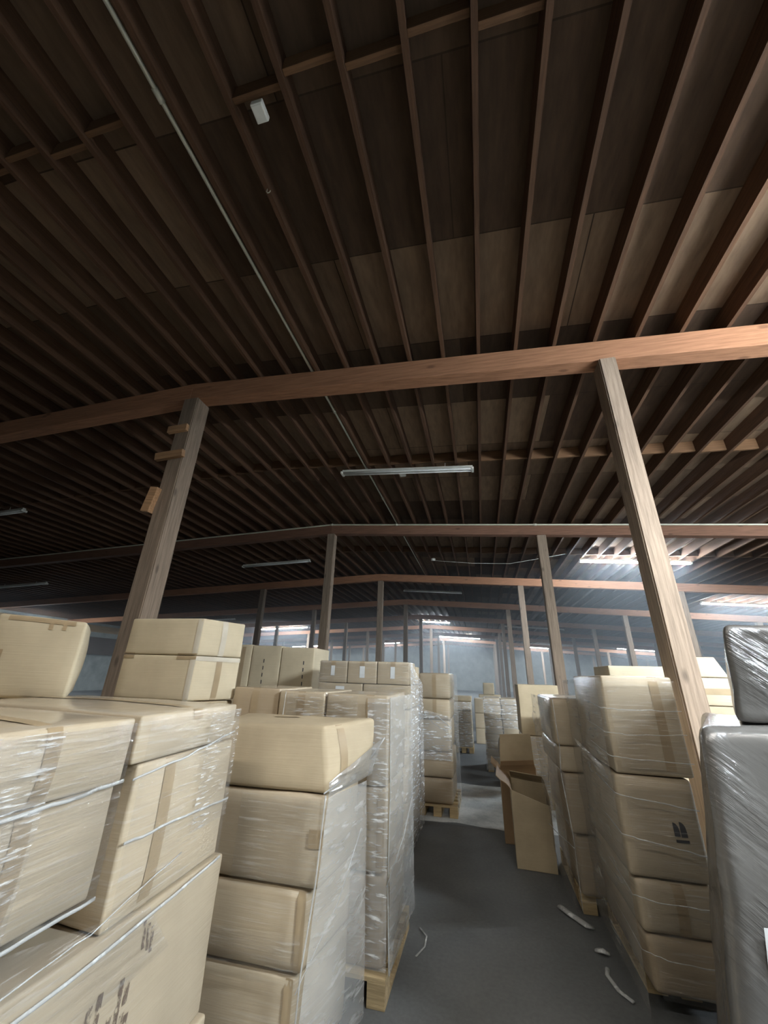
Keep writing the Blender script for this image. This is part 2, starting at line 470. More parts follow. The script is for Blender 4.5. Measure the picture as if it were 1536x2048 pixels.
# beams, each row made of two timbers meeting over the ridge posts
def beam(x0, x1, y, label, bw=.19, group=None):
    c = []
    for dz in (0, BH-.004):
        for (x, yy) in ((x0,y), (x1,y), (x1,y+bw), (x0,y+bw)): c.append((x-x0, yy-y, zb(x)+dz-zb(x0)))
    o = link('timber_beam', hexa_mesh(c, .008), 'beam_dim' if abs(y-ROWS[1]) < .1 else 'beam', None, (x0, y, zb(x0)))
    return tag(o, label, 'beam', group)
beam(XL+.05, RIDGE, ROWS[0], 'dark timber beam running into shadow beyond the cleated post')
beam(RIDGE, XR-.05, ROWS[0], 'long reddish timber beam spanning overhead between the two big posts')
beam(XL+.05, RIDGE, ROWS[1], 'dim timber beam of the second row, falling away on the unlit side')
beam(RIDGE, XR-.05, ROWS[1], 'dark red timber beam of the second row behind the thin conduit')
beam(RIDGE, XR-.05, ROWS[2], 'orange-lit timber beam of the third row under bright lamps')
beam(XL+.05, RIDGE, ROWS[2], 'dim timber beam of the third row on the unlit side')
for y in ROWS[3:]:
    for x0, x1 in ((XL+.05, RIDGE), (RIDGE, XR-.05)):
        beam(x0, x1, y, 'far timber roof beam beyond the third row', group='far roof beams')

# posts
def post(x, y, label, w=.21, d=.22, group=None, dx=0):
    h = min(zb(x-w/2), zb(x+w/2)) + .002
    bm = bmesh.new(); bmesh.ops.create_cube(bm, size=1)
    for v in bm.verts: v.co = Vector((v.co.x*w, v.co.y*d, (v.co.z+.5)*h))
    bmesh.ops.bevel(bm, geom=bm.edges[:], offset=.012, segments=2, affect='EDGES')
    me = bpy.data.meshes.new('m'); bm.to_mesh(me); bm.free()
    o = link('timber_post', me, 'post', None, (x, y+.1, 0))
    return tag(o, label, 'post', group)
pL = post(RIDGE+.05, ROWS[0], 'big rough timber post with nailed wooden cleats rising behind boxes', .235, .26)
pR = post(1.545, ROWS[0]-.02, 'big timber post beside the tall wrapped boxes and lit lamps', .168, .24)
post(6.85, ROWS[0], 'timber post holding the near beam far along the lit side')
post(-9.2, ROWS[0], 'timber post holding the near beam on the dark side')
# cleats nailed to the post
def cleat(parent, c, size, rot):
    m = box_mesh(tuple(-s/2 for s in size), tuple(s/2 for s in size), .004)
    p = link('cleat', m, 'cleat', parent, Vector(c)-Vector(parent.location), rot); return p
cleat(pL, (-3.85,3.645,4.63), (.30,.05,.10), (0,-.05,.0))
cleat(pL, (-3.86,3.640,4.21), (.42,.06,.10), (.1,-.06,.0))
cleat(pL, (-3.95,3.640,3.56), (.12,.08,.34), (0,.16,.0))
post(RIDGE, ROWS[1], 'second-row timber post standing behind the hazy glow of lamps'); post(1.62, ROWS[1], 'slanting-looking second-row timber post on the aisle near the lit lamps')
post(6.85, ROWS[1], 'second-row timber post out beyond the grey wrapped load'); post(-9.2, ROWS[1], 'second-row timber post on the dark side')
post(RIDGE, ROWS[2], 'third-row timber post on the ridge line'); post(1.62, ROWS[2], 'orange-lit third-row timber post on the aisle')
post(6.85, ROWS[2], 'third-row timber post partly hidden by the big post'); post(-9.2, ROWS[2], 'third-row timber post on the dark side')
for y in ROWS[3:]:
    for x in PX:
        if x < -14 and y < 25: continue
        post(x, y, 'far timber post among the lit lamps beyond the third row', group='far posts')

# conduits
def pipe(pts, r, label):
    o = link('conduit', tube_mesh([Vector(p)-Vector(pts[0]) for p in pts], r, 10), 'pipe', None, pts[0])
    for p in pts[1:-1]:
        link('coupling', tube_mesh([Vector(p)-Vector(pts[0])+Vector(d) for d in ((Vector(pts[1])-Vector(pts[0])).normalized()*-.04, (Vector(pts[1])-Vector(pts[0])).normalized()*.04)], r*1.45, 10), 'pipe', o)
    return tag(o, label, 'conduit')
cxx = -1.99; cz = zj(cxx)+.03
pipe([(cxx,-2,cz), (cxx,.95,cz), (cxx,4.6,cz), (cxx,7.9,cz), (cxx,17,cz)], .018, 'long pale conduit running along the roof joists above the aisle')
ys2 = ROWS[1]-.03
pts = [(x, ys2, zj(x)-.03) for x in (-22,-16,-10, RIDGE,-1.99, 1.5, 6.8, 12, 18)]
pipe(pts, .02, 'thin pale conduit fixed along the second-row beam')

# strip lamps
def lamp(x0, x1, y, lit, label, group=None, z=None, warm=False):
    L = x1-x0; xm = (x0+x1)/2
    z = z if z is not None else zj(xm)-.12
    tilt = math.atan2(zb(x1)-zb(x0), L) if x0 < x1 else 0
    e = empty('strip_lamp', (xm, y, z)); e.rotation_euler = (0, -tilt, 0); tag(e, label, 'lamp', group)
    link('housing', hexa_mesh([(-L/2,-.05,.03), (L/2,-.05,.03), (L/2,.05,.03), (-L/2,.05,.03), (-L/2,-.03,.085), (L/2,-.03,.085), (L/2,.03,.085), (-L/2,.03,.085)], .003), 'white_metal', e)
    for sy in (-.04, .04):
        link('tube', tube_mesh([(-L/2+.03,sy,.008), (0,sy,.008), (L/2-.03,sy,.008)], .019, 8), (('tube_warm' if x0 < 0 else 'tube_neutral') if warm else 'tube_far' if y > 5 else 'tube_on') if lit else 'tube_off', e)
    if warm:
        for sy in (-1, 1):
            link('reflector', hexa_mesh([(-L/2,sy*.085,-.03), (L/2,sy*.085,-.03), (L/2,sy*.09,-.03), (-L/2,sy*.09,-.03), (-L/2,sy*.03,.075), (L/2,sy*.03,.075), (L/2,sy*.035,.08), (-L/2,sy*.035,.08)], 0), 'white_metal', e)
    for sx in (-1, 1):
        link('end_cap', box_mesh((sx*L/2-.02,-.07,-.014), (sx*L/2+.02,.07,.034), .003), 'white_metal', e)
        link('hanger', tube_mesh([(sx*L*.3,0,.085), (sx*L*.3,0,.17)], .006, 6), 'white_metal', e)
    return e
lamp(-2.46, .07, 6.4, False, 'unlit white strip lamp hanging under the joists above the aisle')
lamp(-13.1, -10.66, 6.4, False, 'unlit strip lamp on the dark side, cut off by the frame edge')
lamp(-8.4, -5.75, 12.4, False, 'unlit strip lamp beside the second-row ridge post')
lamp(-20.5, -17.6, 12.4, False, 'unlit strip lamp low on the dark side above the boxes')
lamp(-3.4, -.7, 18.2, False, 'faint unlit strip lamp over the aisle between lit ones')
lamp(-19.0, -16.2, 24.0, False, 'unlit strip lamp seen just over the stacked pair of cartons')
lamp(1.6, 5.7, 29.8, False, 'unlit strip lamp behind the second-row aisle post')
lamp(3.1, 6.0, 12.4, True, 'brightest lit strip lamp, crossing behind the big post')
lamp(8.75, 11.6, 18.2, True, 'lit strip lamp above the grey wrapped load at the edge')
lamp(-4.1, -2.1, 29.8, True, 'short lit strip lamp over the aisle, the higher of two')
lamp(-4.1, 0.0, 41.4, True, 'lit strip lamp over the aisle just below a shorter one')
lamp(-17.6, -13.4, 29.8, True, 'long lit strip lamp beyond the bluish tall cartons')
lamp(-23.0, -18.6, 47.2, True, 'small far lit strip lamp below the long lit one')
lamp(-11.6, -9.3, 47.2, True, 'small lit strip lamp above the three labelled cartons')
lamp(4.9, 8.3, 47.2, True, 'far lit strip lamp beside the second-row aisle post')
lamp(12.2, 16.2, 41.4, True, 'far lit strip lamp behind the big post')
# unseen lamps outside the picture, placed from the light they throw
lamp(6.8, 9.2, 6.0, True, 'lit strip lamp over the side aisle beside the near beam', None, z=4.0)
lamp(2.95, 5.4, 1.3, True, 'lit strip lamp hung low over the side aisle beside the camera spot', None, z=3.75)
lamp(-3.2, -.8, -.8, True, 'lit neutral strip lamp overhead behind the camera spot', None, warm=True)
lamp(.6, 3.0, -.8, True, 'second lit neutral strip lamp behind the camera spot', None, warm=True)

lamp(-25.6, -24.4, 18.0, True, 'hidden strip lamp added to light the side wall behind the open-edged box', None, z=3.45)  # added lamp, hidden from view, that brightens the side wall
e = link('cable', tube_mesh([(0,0,0), (1.18,0,-.13), (2.3,0,-.18), (3.2,0,-.05), (3.9,0,.06)], .007, 6), 'white_metal', None, (-1.25,12.05,5.02)); tag(e, 'thin pale cable slung across to the brightest lit lamp', 'cable')
e = link('smoke_detector', tube_mesh([(0,0,.03), (0,0,0), (0,0,-.02)], .07, 12), 'white_metal', None, (-1.3,12.05,5.05)); tag(e, 'small white round detector at the end of the slung cable', 'detector')
# small things on the roof
e = link('junction_box', box_mesh((-.045,-.055,-.025), (.045,.055,.03), .008), 'white_metal', None, (-1.29,1.16,zj(-1.29)-.02))
tag(e, 'small white junction box fixed between joists overhead', 'electrical box')
link('cover_plate', box_mesh((-.037,-.045,-.029), (.037,.045,-.024), .002), 'white_metal', e)
e = link('junction_box', box_mesh((-.06,-.06,-.04), (.06,.06,.04), .015), 'white_metal', None, (-1.28,6.62,zj(-1.28)-.03))
tag(e, 'round-edged box above the unlit strip lamp', 'electrical box')
e = link('hook', tube_mesh([(0,0,.06), (0,0,.01), (.012,0,-.012), (.03,0,-.008), (.034,0,.012)], .004, 6), 'pipe', None, (-1.49,1.62,zj(-1.49)-.05))
tag(e, 'small brass hook under a joist near the long conduit', 'hook')

# ------------------------------------------------------------------ pallets
def pallet(x0, x1, y0, y1, label, h=.12):
    e = empty('wooden_pallet', ((x0+x1)/2, (y0+y1)/2, 0)); tag(e, label, 'pallet')
    W, D = x1-x0, y1-y0
    for k in range(6):
        y = -D/2 + (D-.09)*k/5
        link('deck_board', box_mesh((-W/2,y,h-.02), (W/2,y+.09,h), .002), 'pallet', e)
    for sx in (-1, 0, 1):
        xx = sx*(W/2-.05)
        for sy in (-1, 0, 1):
            yy = sy*(D/2-.06); link('block', box_mesh((xx-.05,yy-.06,.02), (xx+.05,yy+.06,h-.02), .002), 'pallet', e)
        link('bottom_board', box_mesh((xx-.05,-D/2,0), (xx+.05,D/2,.02), .002), 'pallet', e)
    return e

# ------------------------------------------------------------------ stack A: big wrapped load beside the camera
A1a = carton([(-2.30,.72), (-1.20,.72), (-1.20,1.30), (-2.30,1.42)], 1.245, 1.435,
    'topmost box of the near wrapped load, taped across its lid', 'card_film', ['top_x_full'], bulge=.015, sag=-.012)
A1b = carton([(-2.30,.72), (-1.21,.72), (-1.21,1.29), (-2.30,1.40)], .945, 1.24, 'second box down in the near wrapped load, beside the dark gap', 'card_film', ['side_v'], bulge=.02)
A2a = carton([(-2.30,1.46), (-1.20,1.325), (-1.24,1.99), (-2.30,2.05)], 1.285, 1.44, 'shallow top box of the near wrapped load, tape over its end edge', 'card_film', ['top_x'], bulge=.012, sag=-.01)
A2b = carton([(-2.30,1.46), (-1.21,1.37), (-1.24,2.00), (-2.30,2.05)], .825, 1.28, 'tall box under the shallow top box, beyond the dark gap', 'card_film', ['side_v2'], bulge=.02)
A3 = carton([(-2.30,1.02), (-1.20,.98), (-1.22,2.03), (-2.30,2.06)], .30, .82, 'large low box with smudged brown printing in the near wrapped load', 'card_film', [], bulge=.02, n=12)
A1c = carton([(-2.30,.40), (-1.20,.40), (-1.20,.97), (-2.30,.97)], .42, .94, 'box under the dark gap at the near corner of the wrapped load', 'card_film', [], bulge=.01)
A5 = carton([(-2.30,.40), (-1.20,.40), (-1.20,2.05), (-2.30,2.05)], .0, .295, 'bottom box of the near wrapped load', 'card_film', [], bulge=.01)
A4 = carton([(-3.5,.70), (-2.34,.70), (-2.34,2.12), (-3.5,2.3)], .0, 1.425, 'wide box behind the near load, its flat top carrying an open box', 'card', ['top_y'], bulge=.01, sag=-.01)
# smudged print on the low box
rr = random.Random(3)
for k in range(9):
    for q in range(3):
        u = -.36 + .052*k + rr.uniform(-.008,.008)
        lo = -.42 + .30*q + rr.uniform(-.05,.03); hi = lo + rr.uniform(.16,.32)
        if k in (4,) or (q == 2 and k not in (2,3,6,7)): continue
        face_part(A3, 'printed_mark', 'ink_brown', 0, 1, u, u+.036, lo, hi, .0022)
for k in range(3):
    face_part(A3, 'printed_mark', 'ink_brown', 0, 1, .10+.04*k, .128+.04*k, .58-.05*k, .86-.06*k, .0022)
fA = film('clear stretch film wound round the big near load', (-1.2,1.3,0))
og = (-1.2,1.3,0)
sheet(fA, 'film_sheet', 'film_glints', (-1.185,.78,.96), (-1.185,1.03,.96), (-1.178,1.03,1.425), (-1.178,.78,1.425), 14, 60, .010, (2,40), 1, (1,0,0), origin=og)
sheet(fA, 'film_sheet', 'film_glints', (-1.20,1.72,.98), (-1.215,1.985,.98), (-1.212,1.985,1.42), (-1.19,1.72,1.42), 14, 60, .010, (2,40), 2, (1,0,0), origin=og)
sheet(fA, 'film_sheet', 'film', (-1.19,.98,.62), (-1.19,1.7,.66), (-1.19,1.55,.83), (-1.19,.98,.95), 20, 30, .012, (2,14), 3, (1,.0,0), origin=og)
sheet(fA, 'film_sheet', 'film', (-1.188,.74,.95), (-1.186,1.29,.95), (-1.182,1.29,1.42), (-1.184,.74,1.42), 20, 60, .007, (2,24), 5, (1,0,0), origin=og)
sheet(fA, 'film_sheet', 'film', (-1.192,1.38,.84), (-1.222,1.985,.84), (-1.218,1.985,1.42), (-1.186,1.36,1.42), 20, 60, .007, (2,24), 6, (1,0,0), origin=og)
roll(fA, [(-1.186,.72,1.235), (-1.178,1.0,1.24), (-1.188,1.295,1.25)], .0085, og, seed=1)
roll(fA, [(-1.186,.72,.955), (-1.178,1.0,.95), (-1.188,1.295,.95)], .008, og, seed=2)
roll(fA, [(-1.195,1.37,1.055), (-1.185,1.6,1.062), (-1.215,1.99,1.04)], .007, og, seed=2)
roll(fA, [(-1.188,1.335,1.245), (-1.185,1.6,1.275), (-1.225,1.98,1.32)], .006, og, seed=3)
roll(fA, [(-1.186,1.0,.775), (-1.180,1.4,.79), (-1.205,1.98,.825)], .009, og, seed=4)
roll(fA, [(-1.18,1.0,.845), (-1.175,1.3,.87), (-1.205,1.7,.93)], .0035, og, seed=5)

# cartons standing on and behind it
U1 = carton([(-2.62,1.66), (-2.14,1.80), (-2.75,2.35), (-3.2,2.2)], 1.43, [1.86,1.825,1.84,1.87],
    'big plain open-edged box standing on the near load against the dark roof', 'card_pale', ['front_l'], bulge=.03, r=.02)
face_part(U1, 'tape_strip', 'tape', 1, -1, -.75, .75, .86, .99, .003)
face_part(U1, 'tape_strip', 'tape', 1, -1, .18, .27, .70, .86, .003)
face_part(U1, 'tape_strip', 'tape', 1, -1, .48, .57, .72, .86, .003)
Usup = carton((-2.58,-1.86,2.52,2.9), 0, 1.39, 'tall box behind the near load, carrying two pale cartons', 'card', [])
U2a = carton([(-2.56,2.5), (-1.94,2.5), (-1.82,2.86), (-2.42,2.92)], 1.398, 1.685, 'lower of two pale taped cartons stacked beside the cleated post', 'card_pale', [('edge_f','tape_clear'), 'side_v'], bulge=.006, r=.012, namp=.003)
U2b = carton([(-2.56,2.5), (-1.94,2.5), (-1.82,2.86), (-2.42,2.92)], 1.688, 1.94, 'upper of two pale taped cartons stacked beside the cleated post', 'card_pale', [('edge_f','tape_clear'), ('side_v','tape_clear')], bulge=.006, r=.012, namp=.003)
for b in (U2a, U2b):
    face_part(b, 'tape_end', 'tape', 1, -1, -1, -.68, *((.82,1) if b is U2a else (-1,-.9)), .003)
    face_part(b, 'tape_end', 'tape', 1, -1, .5, 1, *((.82,1) if b is U2a else (-1,-.9)), .003)
face_part(U2a, 'side_tape', 'tape_clear', 0, 1, -1, 1, .78, 1, .004)

# ------------------------------------------------------------------ stack B
B1 = carton([(-1.58,2.2), (-.80,2.2), (-.70,2.66), (-1.58,2.66)], 1.035, [1.31,1.335,1.35,1.34], 'sagging loaf-shaped box topping the middle stack, its film flap hanging', 'card', ['side_v2'],
    top=[(-1.55,2.27), (-.86,2.26), (-.66,2.60), (-1.55,2.62)], r=.02, bulge=.028, namp=.016)
face_part(B1, 'tape_strip', 'tape', 2, 1, -.35, .05, .3, .44, .003)
B2 = carton([(-1.6,2.2), (-.80,2.2), (-.76,2.66), (-1.6,2.66)], .665, 1.03, 'second box in the middle stack, below the sagging loaf-shaped one', 'card_film', [], bulge=.012, r=.025)
B3 = carton([(-1.62,2.2), (-.855,2.2), (-.78,2.66), (-1.62,2.66)], .37, .66, 'third box down in the middle stack', 'card_film', ['edge_f'], bulge=.015, r=.03)
B4 = carton([(-1.62,2.2), (-.885,2.2), (-.78,2.66), (-1.62,2.66)], .0, .365, 'lowest visible box in the middle stack beside the wrapped near load', 'card_film', ['edge_f'], bulge=.012, r=.03)
face_part(B2, 'tape_end', 'tape', 1, -1, .82, 1, -.15, .25, .003)
fB = film('grey pulled stretch film on the aisle side of the middle stack', (-.8,2.4,0))
og = (-.8,2.4,0)
sheet(fB, 'film_sheet', 'film_grey', (-.87,2.185,.0), (-.70,2.70,.0), (-.735,2.72,1.0), (-.785,2.19,1.03), 16, 50, .04, (3,5), 11, (1,0,0), origin=og)
sheet(fB, 'film_flap', 'film_grey', (-.785,2.19,1.03), (-.70,2.70,1.04), (-.625,2.66,1.24), (-.79,2.2,1.09), 18, 18, .03, (4,3), 12, (1,0,0), origin=og)
sheet(fB, 'film_sheet', 'film', (-1.25,2.178,.68), (-.82,2.178,.68), (-.82,2.178,1.02), (-1.25,2.178,1.02), 16, 40, .008, (2,26), 13, (0,-1,0), origin=og)
sheet(fB, 'film_sheet', 'film', (-1.35,2.172,.36), (-.86,2.172,.38), (-.86,2.172,.52), (-1.35,2.172,.5), 16, 24, .012, (2,12), 14, (0,-1,0), origin=og)
roll(fB, [(-.79,2.17,1.04), (-.81,2.17,.70), (-.845,2.165,.40), (-.86,2.17,.05)], .006, og, seed=6)
roll(fB, [(-.80,2.17,1.05), (-.70,2.62,1.12), (-.615,2.68,1.24)], .006, og, seed=7)
roll(fB, [(-.86,2.16,.34), (-.77,2.4,.55), (-.72,2.6,.80)], .004, og, seed=8)

# ------------------------------------------------------------------ stack C
pallet(-1.72,-.60,2.76,3.5, 'wooden pallet under the tall wrapped stack behind the loaf-shaped box')
C = []
C.append(carton((-1.06,-.625,2.8,3.42), .955, 1.47, 'top corner box of the wrapped aisle stack, behind the loaf-shaped box', 'card_film', ['front_v2'], bulge=.012))
C.append(carton((-1.42,-1.075,2.8,3.42), .955, 1.475, 'middle top box of the wrapped aisle stack, glossy film across it', 'card_film', ['front_v'], bulge=.012))
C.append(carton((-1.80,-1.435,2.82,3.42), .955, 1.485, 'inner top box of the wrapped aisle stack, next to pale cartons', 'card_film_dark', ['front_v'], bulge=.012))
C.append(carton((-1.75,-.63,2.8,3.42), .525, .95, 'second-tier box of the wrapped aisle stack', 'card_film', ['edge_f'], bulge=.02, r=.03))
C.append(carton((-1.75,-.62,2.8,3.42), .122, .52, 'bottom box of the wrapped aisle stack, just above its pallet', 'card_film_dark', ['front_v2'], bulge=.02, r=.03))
fC = film('wrinkled shiny stretch film on the aisle stack above the pallet', (-.6,3.1,0)); og = (-.6,3.1,0)
sheet(fC, 'film_sheet', 'film_grey', (-.585,2.76,.13), (-.56,3.46,.13), (-.575,3.46,1.46), (-.605,2.77,1.46), 24, 80, .025, (5,16), 21, (1,0,0), origin=og)
sheet(fC, 'film_sheet', 'film_white', (-.72,2.775,.14), (-.60,2.77,.14), (-.61,2.775,1.45), (-.76,2.775,1.45), 14, 90, .012, (2,50), 22, (0,-1,0), origin=og)  # milky streaks here stand in for sparkle on the stack corner
sheet(fC, 'film_sheet', 'film_glints', (-1.35,2.78,1.30), (-.83,2.775,1.30), (-.83,2.775,1.462), (-1.35,2.78,1.462), 30, 24, .010, (3,14), 23, (0,-1,0), origin=og)
roll(fC, [(-.60,2.76,1.46), (-.59,2.755,.9), (-.595,2.755,.5), (-.58,2.755,.14)], .005, og, seed=9)
roll(fC, [(-1.36,2.77,1.47), (-1.37,2.77,1.2)], .004, og, seed=10)
roll(fC, [(-.60,2.75,.50), (-.55,3.0,.66), (-.545,3.3,.80)], .006, og, seed=11)

# ------------------------------------------------------------------ stack D with three labelled cartons, and tall cartons beside it
for k, (x0, x1, lab) in enumerate(((-1.86,-1.525,'labelled carton at the inner end of the top row of three'), (-1.515,-1.17,'labelled carton in the middle of the top row of three'), (-1.16,-.80,'labelled carton at the aisle end of the top row of three'))):
    b = carton((x0,x1,4.6,5.05), 1.50, 1.735, lab, 'card_film', ['top_y'], r=.01, bulge=.004, namp=.002)
    face_part(b, 'paper_label', 'paper', 1, -1, -.15, .13 if k != 1 else .2, -.35 if k == 0 else -.5, .55, .004)
for x0, x1, lab, lp in ((-1.86,-1.33,'second-row carton with a small paper label under the three labelled ones', True), (-1.32,-.80,'second-row plain carton under the three labelled ones', False)):
    b = carton((x0,x1,4.6,5.4), 1.26, 1.495, lab, 'card_film', [], r=.01, bulge=.004, namp=.002)
    if lp: face_part(b, 'paper_label', 'paper', 1, -1, -.2, .2, .1, .75, .004)
zs = [0.0,.42,.84,1.255]
for k in range(3):
    carton((-1.86,-.80,4.6,5.4), zs[k], zs[k+1]-.005, 'lower box of the labelled-carton stack, ' + ('at floor level', 'half way up', 'third down from the top')[k], 'card_film', [], r=.02, bulge=.015)
carton((-.98,-.80,5.08,5.38), 1.50, 1.70, 'small carton behind the labelled row, edge on to the aisle', 'card', [])
fD = film('clear stretch film hanging on the narrow aisle side of the labelled stack', (-.78,5,0)); og = (-.78,5,0)
sheet(fD, 'film_sheet', 'film_white', (-.765,4.56,.05), (-.75,5.42,.05), (-.76,5.42,1.49), (-.775,4.56,1.74), 20, 60, .03, (4,12), 31, (1,0,0), origin=og)
sheet(fD, 'film_sheet', 'film', (-1.86,4.572,1.3), (-.79,4.572,1.3), (-.79,4.572,1.73), (-1.86,4.572,1.73), 30, 30, .010, (3,14), 32, (0,-1,0), origin=og)
Tsup = carton((-3.55,-2.1,5.0,5.8), 0, 1.30, 'wide box behind the aisle stacks carrying the tall bluish cartons', 'card', [])
for k, (x0, x1, z1, lab) in enumerate(((-3.5,-3.06,1.93,'tall carton standing upright next to the stacked pair of pale cartons'), (-3.05,-2.62,1.92,'tall upright carton with vertical print, middle of three'), (-2.61,-2.14,1.90,'tall upright carton with vertical print nearest the labelled cartons'))):
    b = carton((x0,x1,5.05,5.6), 1.305, z1, lab, 'card_pale', ['front_v2'] if k < 1 else [], r=.012, bulge=.008, namp=.003)
    if k:
        for q in range(4): face_part(b, 'printed_mark', 'ink', 1, -1, -.10+.5*(k-1), -.04+.5*(k-1), -.55+.28*q, -.40+.28*q, .003)

# ------------------------------------------------------------------ stack E on the yellow pallet
pallet(-.90,-.40,5.85,6.7, 'yellowish wooden pallet under the slim wrapped stack in the aisle')
for k, (z0, z1, mat, lab) in enumerate(((1.315,1.64,'card_film','top box of the slim wrapped stack on the yellowish pallet'), (1.06,1.31,'card_film','second box from the top of the slim stack on the yellowish pallet'),
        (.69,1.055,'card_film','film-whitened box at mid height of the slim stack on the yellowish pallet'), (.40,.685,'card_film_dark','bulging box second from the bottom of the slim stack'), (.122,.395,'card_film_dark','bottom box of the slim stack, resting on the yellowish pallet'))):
    carton((-.88+.01*(k % 2),-.44-.012*(k % 3),5.88,6.65), z0, z1, lab, mat, ['front_v'] if k < 2 else [], r=.03, bulge=.02, namp=.01)
fE = film('whitish stretch film round the slim stack on the yellowish pallet', (-.6,6,0)); og = (-.6,6,0)
sheet(fE, 'film_sheet', 'film_white', (-.86,5.845,.60), (-.44,5.845,.60), (-.44,5.845,1.10), (-.80,5.845,1.18), 20, 50, .012, (3,22), 41, (0,-1,0), origin=og)
sheet(fE, 'film_sheet', 'film_side', (-.40,5.86,.005), (-.40,6.66,.005), (-.40,6.66,1.62), (-.41,5.86,1.62), 16, 40, .03, (3,9), 42, (1,0,0), origin=og)
roll(fE, [(-.84,5.84,1.12), (-.62,5.84,1.10), (-.45,5.84,.98)], .008, og, seed=12)
roll(fE, [(-.80,5.84,1.14), (-.68,5.84,1.02), (-.5,5.84,.93)], .006, og, seed=13)

# ------------------------------------------------------------------ far loads down the aisle
pallet(-.74,-.30,10.4,11.1, 'wooden pallet under the far wrapped load at the aisle end')
zz = [.122,.37,.62,.86,1.06]
for k in range(4): carton((-.72,-.31,10.42,11.1), zz[k], zz[k+1]-.005, 'wrapped box in the far aisle-end load, ' + ('lowest','second from the bottom','second from the top','topmost under the loose carton')[k], 'card_film', ['front_v'], r=.02, bulge=.012, namp=.008)
carton((-.74,-.30,10.45,11.0), 1.062, 1.17, 'loose carton lying on the far aisle-end load', 'card', [])
for k in range(3): carton((-.26,.03,11.9,12.4), .0+.36*k, .355+.36*k, 'small far carton beyond the aisle-end load, ' + ('on the floor','in the middle','on top')[k], 'card_film', [], r=.015, bulge=.008)
for k in range(4): carton((-.16,.55,14.6,15.1) if k < 3 else (.0,.35,14.6,15.0), .36*k, .355+.36*k, 'box in the farthest visible aisle load, ' + ('on the floor','second up','third up','on top')[k], 'card', [], r=.015, bulge=.008)
fF = film('stretch film round the far aisle-end load', (-.5,10.4,0)); og = (-.5,10.4,0)
sheet(fF, 'film_sheet', 'film_white', (-.73,10.395,.12), (-.30,10.395,.12), (-.30,10.395,1.05), (-.72,10.395,1.05), 16, 40, .012, (3,16), 51, (0,-1,0), origin=og)

# flat cartons stack
pallet(.0,.64,8.65,9.4, 'dark low pallet under the stack of flat cartons')
for k in range(9):
    z0 = .122 + .124*k; j = R.uniform(-.012, .012)
    nm = ('lowest','second from the bottom','third from the bottom','fourth from the bottom','middle','fourth from the top','third from the top','second from the top','topmost')[k]
    carton((.0+j,.31+j,8.66,9.35), z0, z0+.12, nm+' flat carton of the film-wrapped column on the open aisle side', 'card_film', [], r=.012, bulge=.01, namp=.006, n=5)
    carton((.325+j,.64+j,8.66,9.35), z0, z0+.12, nm+' flat carton of the film-wrapped column behind the round-shouldered box', 'card_film', [], r=.012, bulge=.01, namp=.006, n=5)
fG = film('greyish stretch film round the stack of flat cartons', (.3,8.6,0)); og = (.3,8.6,0)
sheet(fG, 'film_sheet', 'film_grey', (-.03,8.62,.03), (.30,8.62,.03), (.34,8.625,.72), (-.02,8.625,.72), 16, 40, .014, (3,18), 61, (0,-1,0), origin=og)
sheet(fG, 'film_sheet', 'film_white', (-.02,8.625,.72), (.64,8.625,.72), (.64,8.63,1.22), (-.02,8.63,1.22), 20, 40, .014, (3,18), 62, (0,-1,0), origin=og)
# round-shouldered wrapped pair in front of it
carton((.22,.66,7.6,8.1), .0, .30, 'lower wrapped box in front of the flat-carton stack', 'card_film_dark', [], r=.07, bulge=.02)
carton((.215,.62,7.6,8.1), .305, .69, 'round-shouldered wrapped box in front of the flat-carton stack', 'card_film_dark', ['front_h'], r=.08, bulge=.03)
# tall plain box behind the narrow tower
carton((.50,1.06,6.6,7.2), .86, 1.52, 'tall plain box standing above the narrow wrapped tower', 'card', [], r=.012, bulge=.008)
carton((.50,1.04,6.6,7.2), .0, .855, 'film-striped box under the tall plain box', 'card_film', ['edge_f'], r=.02, bulge=.015)
fH = film('pale film strip down the box under the tall plain one', (.6,6.58,0))
sheet(fH, 'film_sheet', 'film_white', (.55,6.575,.01), (.80,6.575,.01), (.78,6.575,.85), (.56,6.575,.85), 12, 30, .012, (3,8), 63, (0,-1,0), origin=(.6,6.58,0))

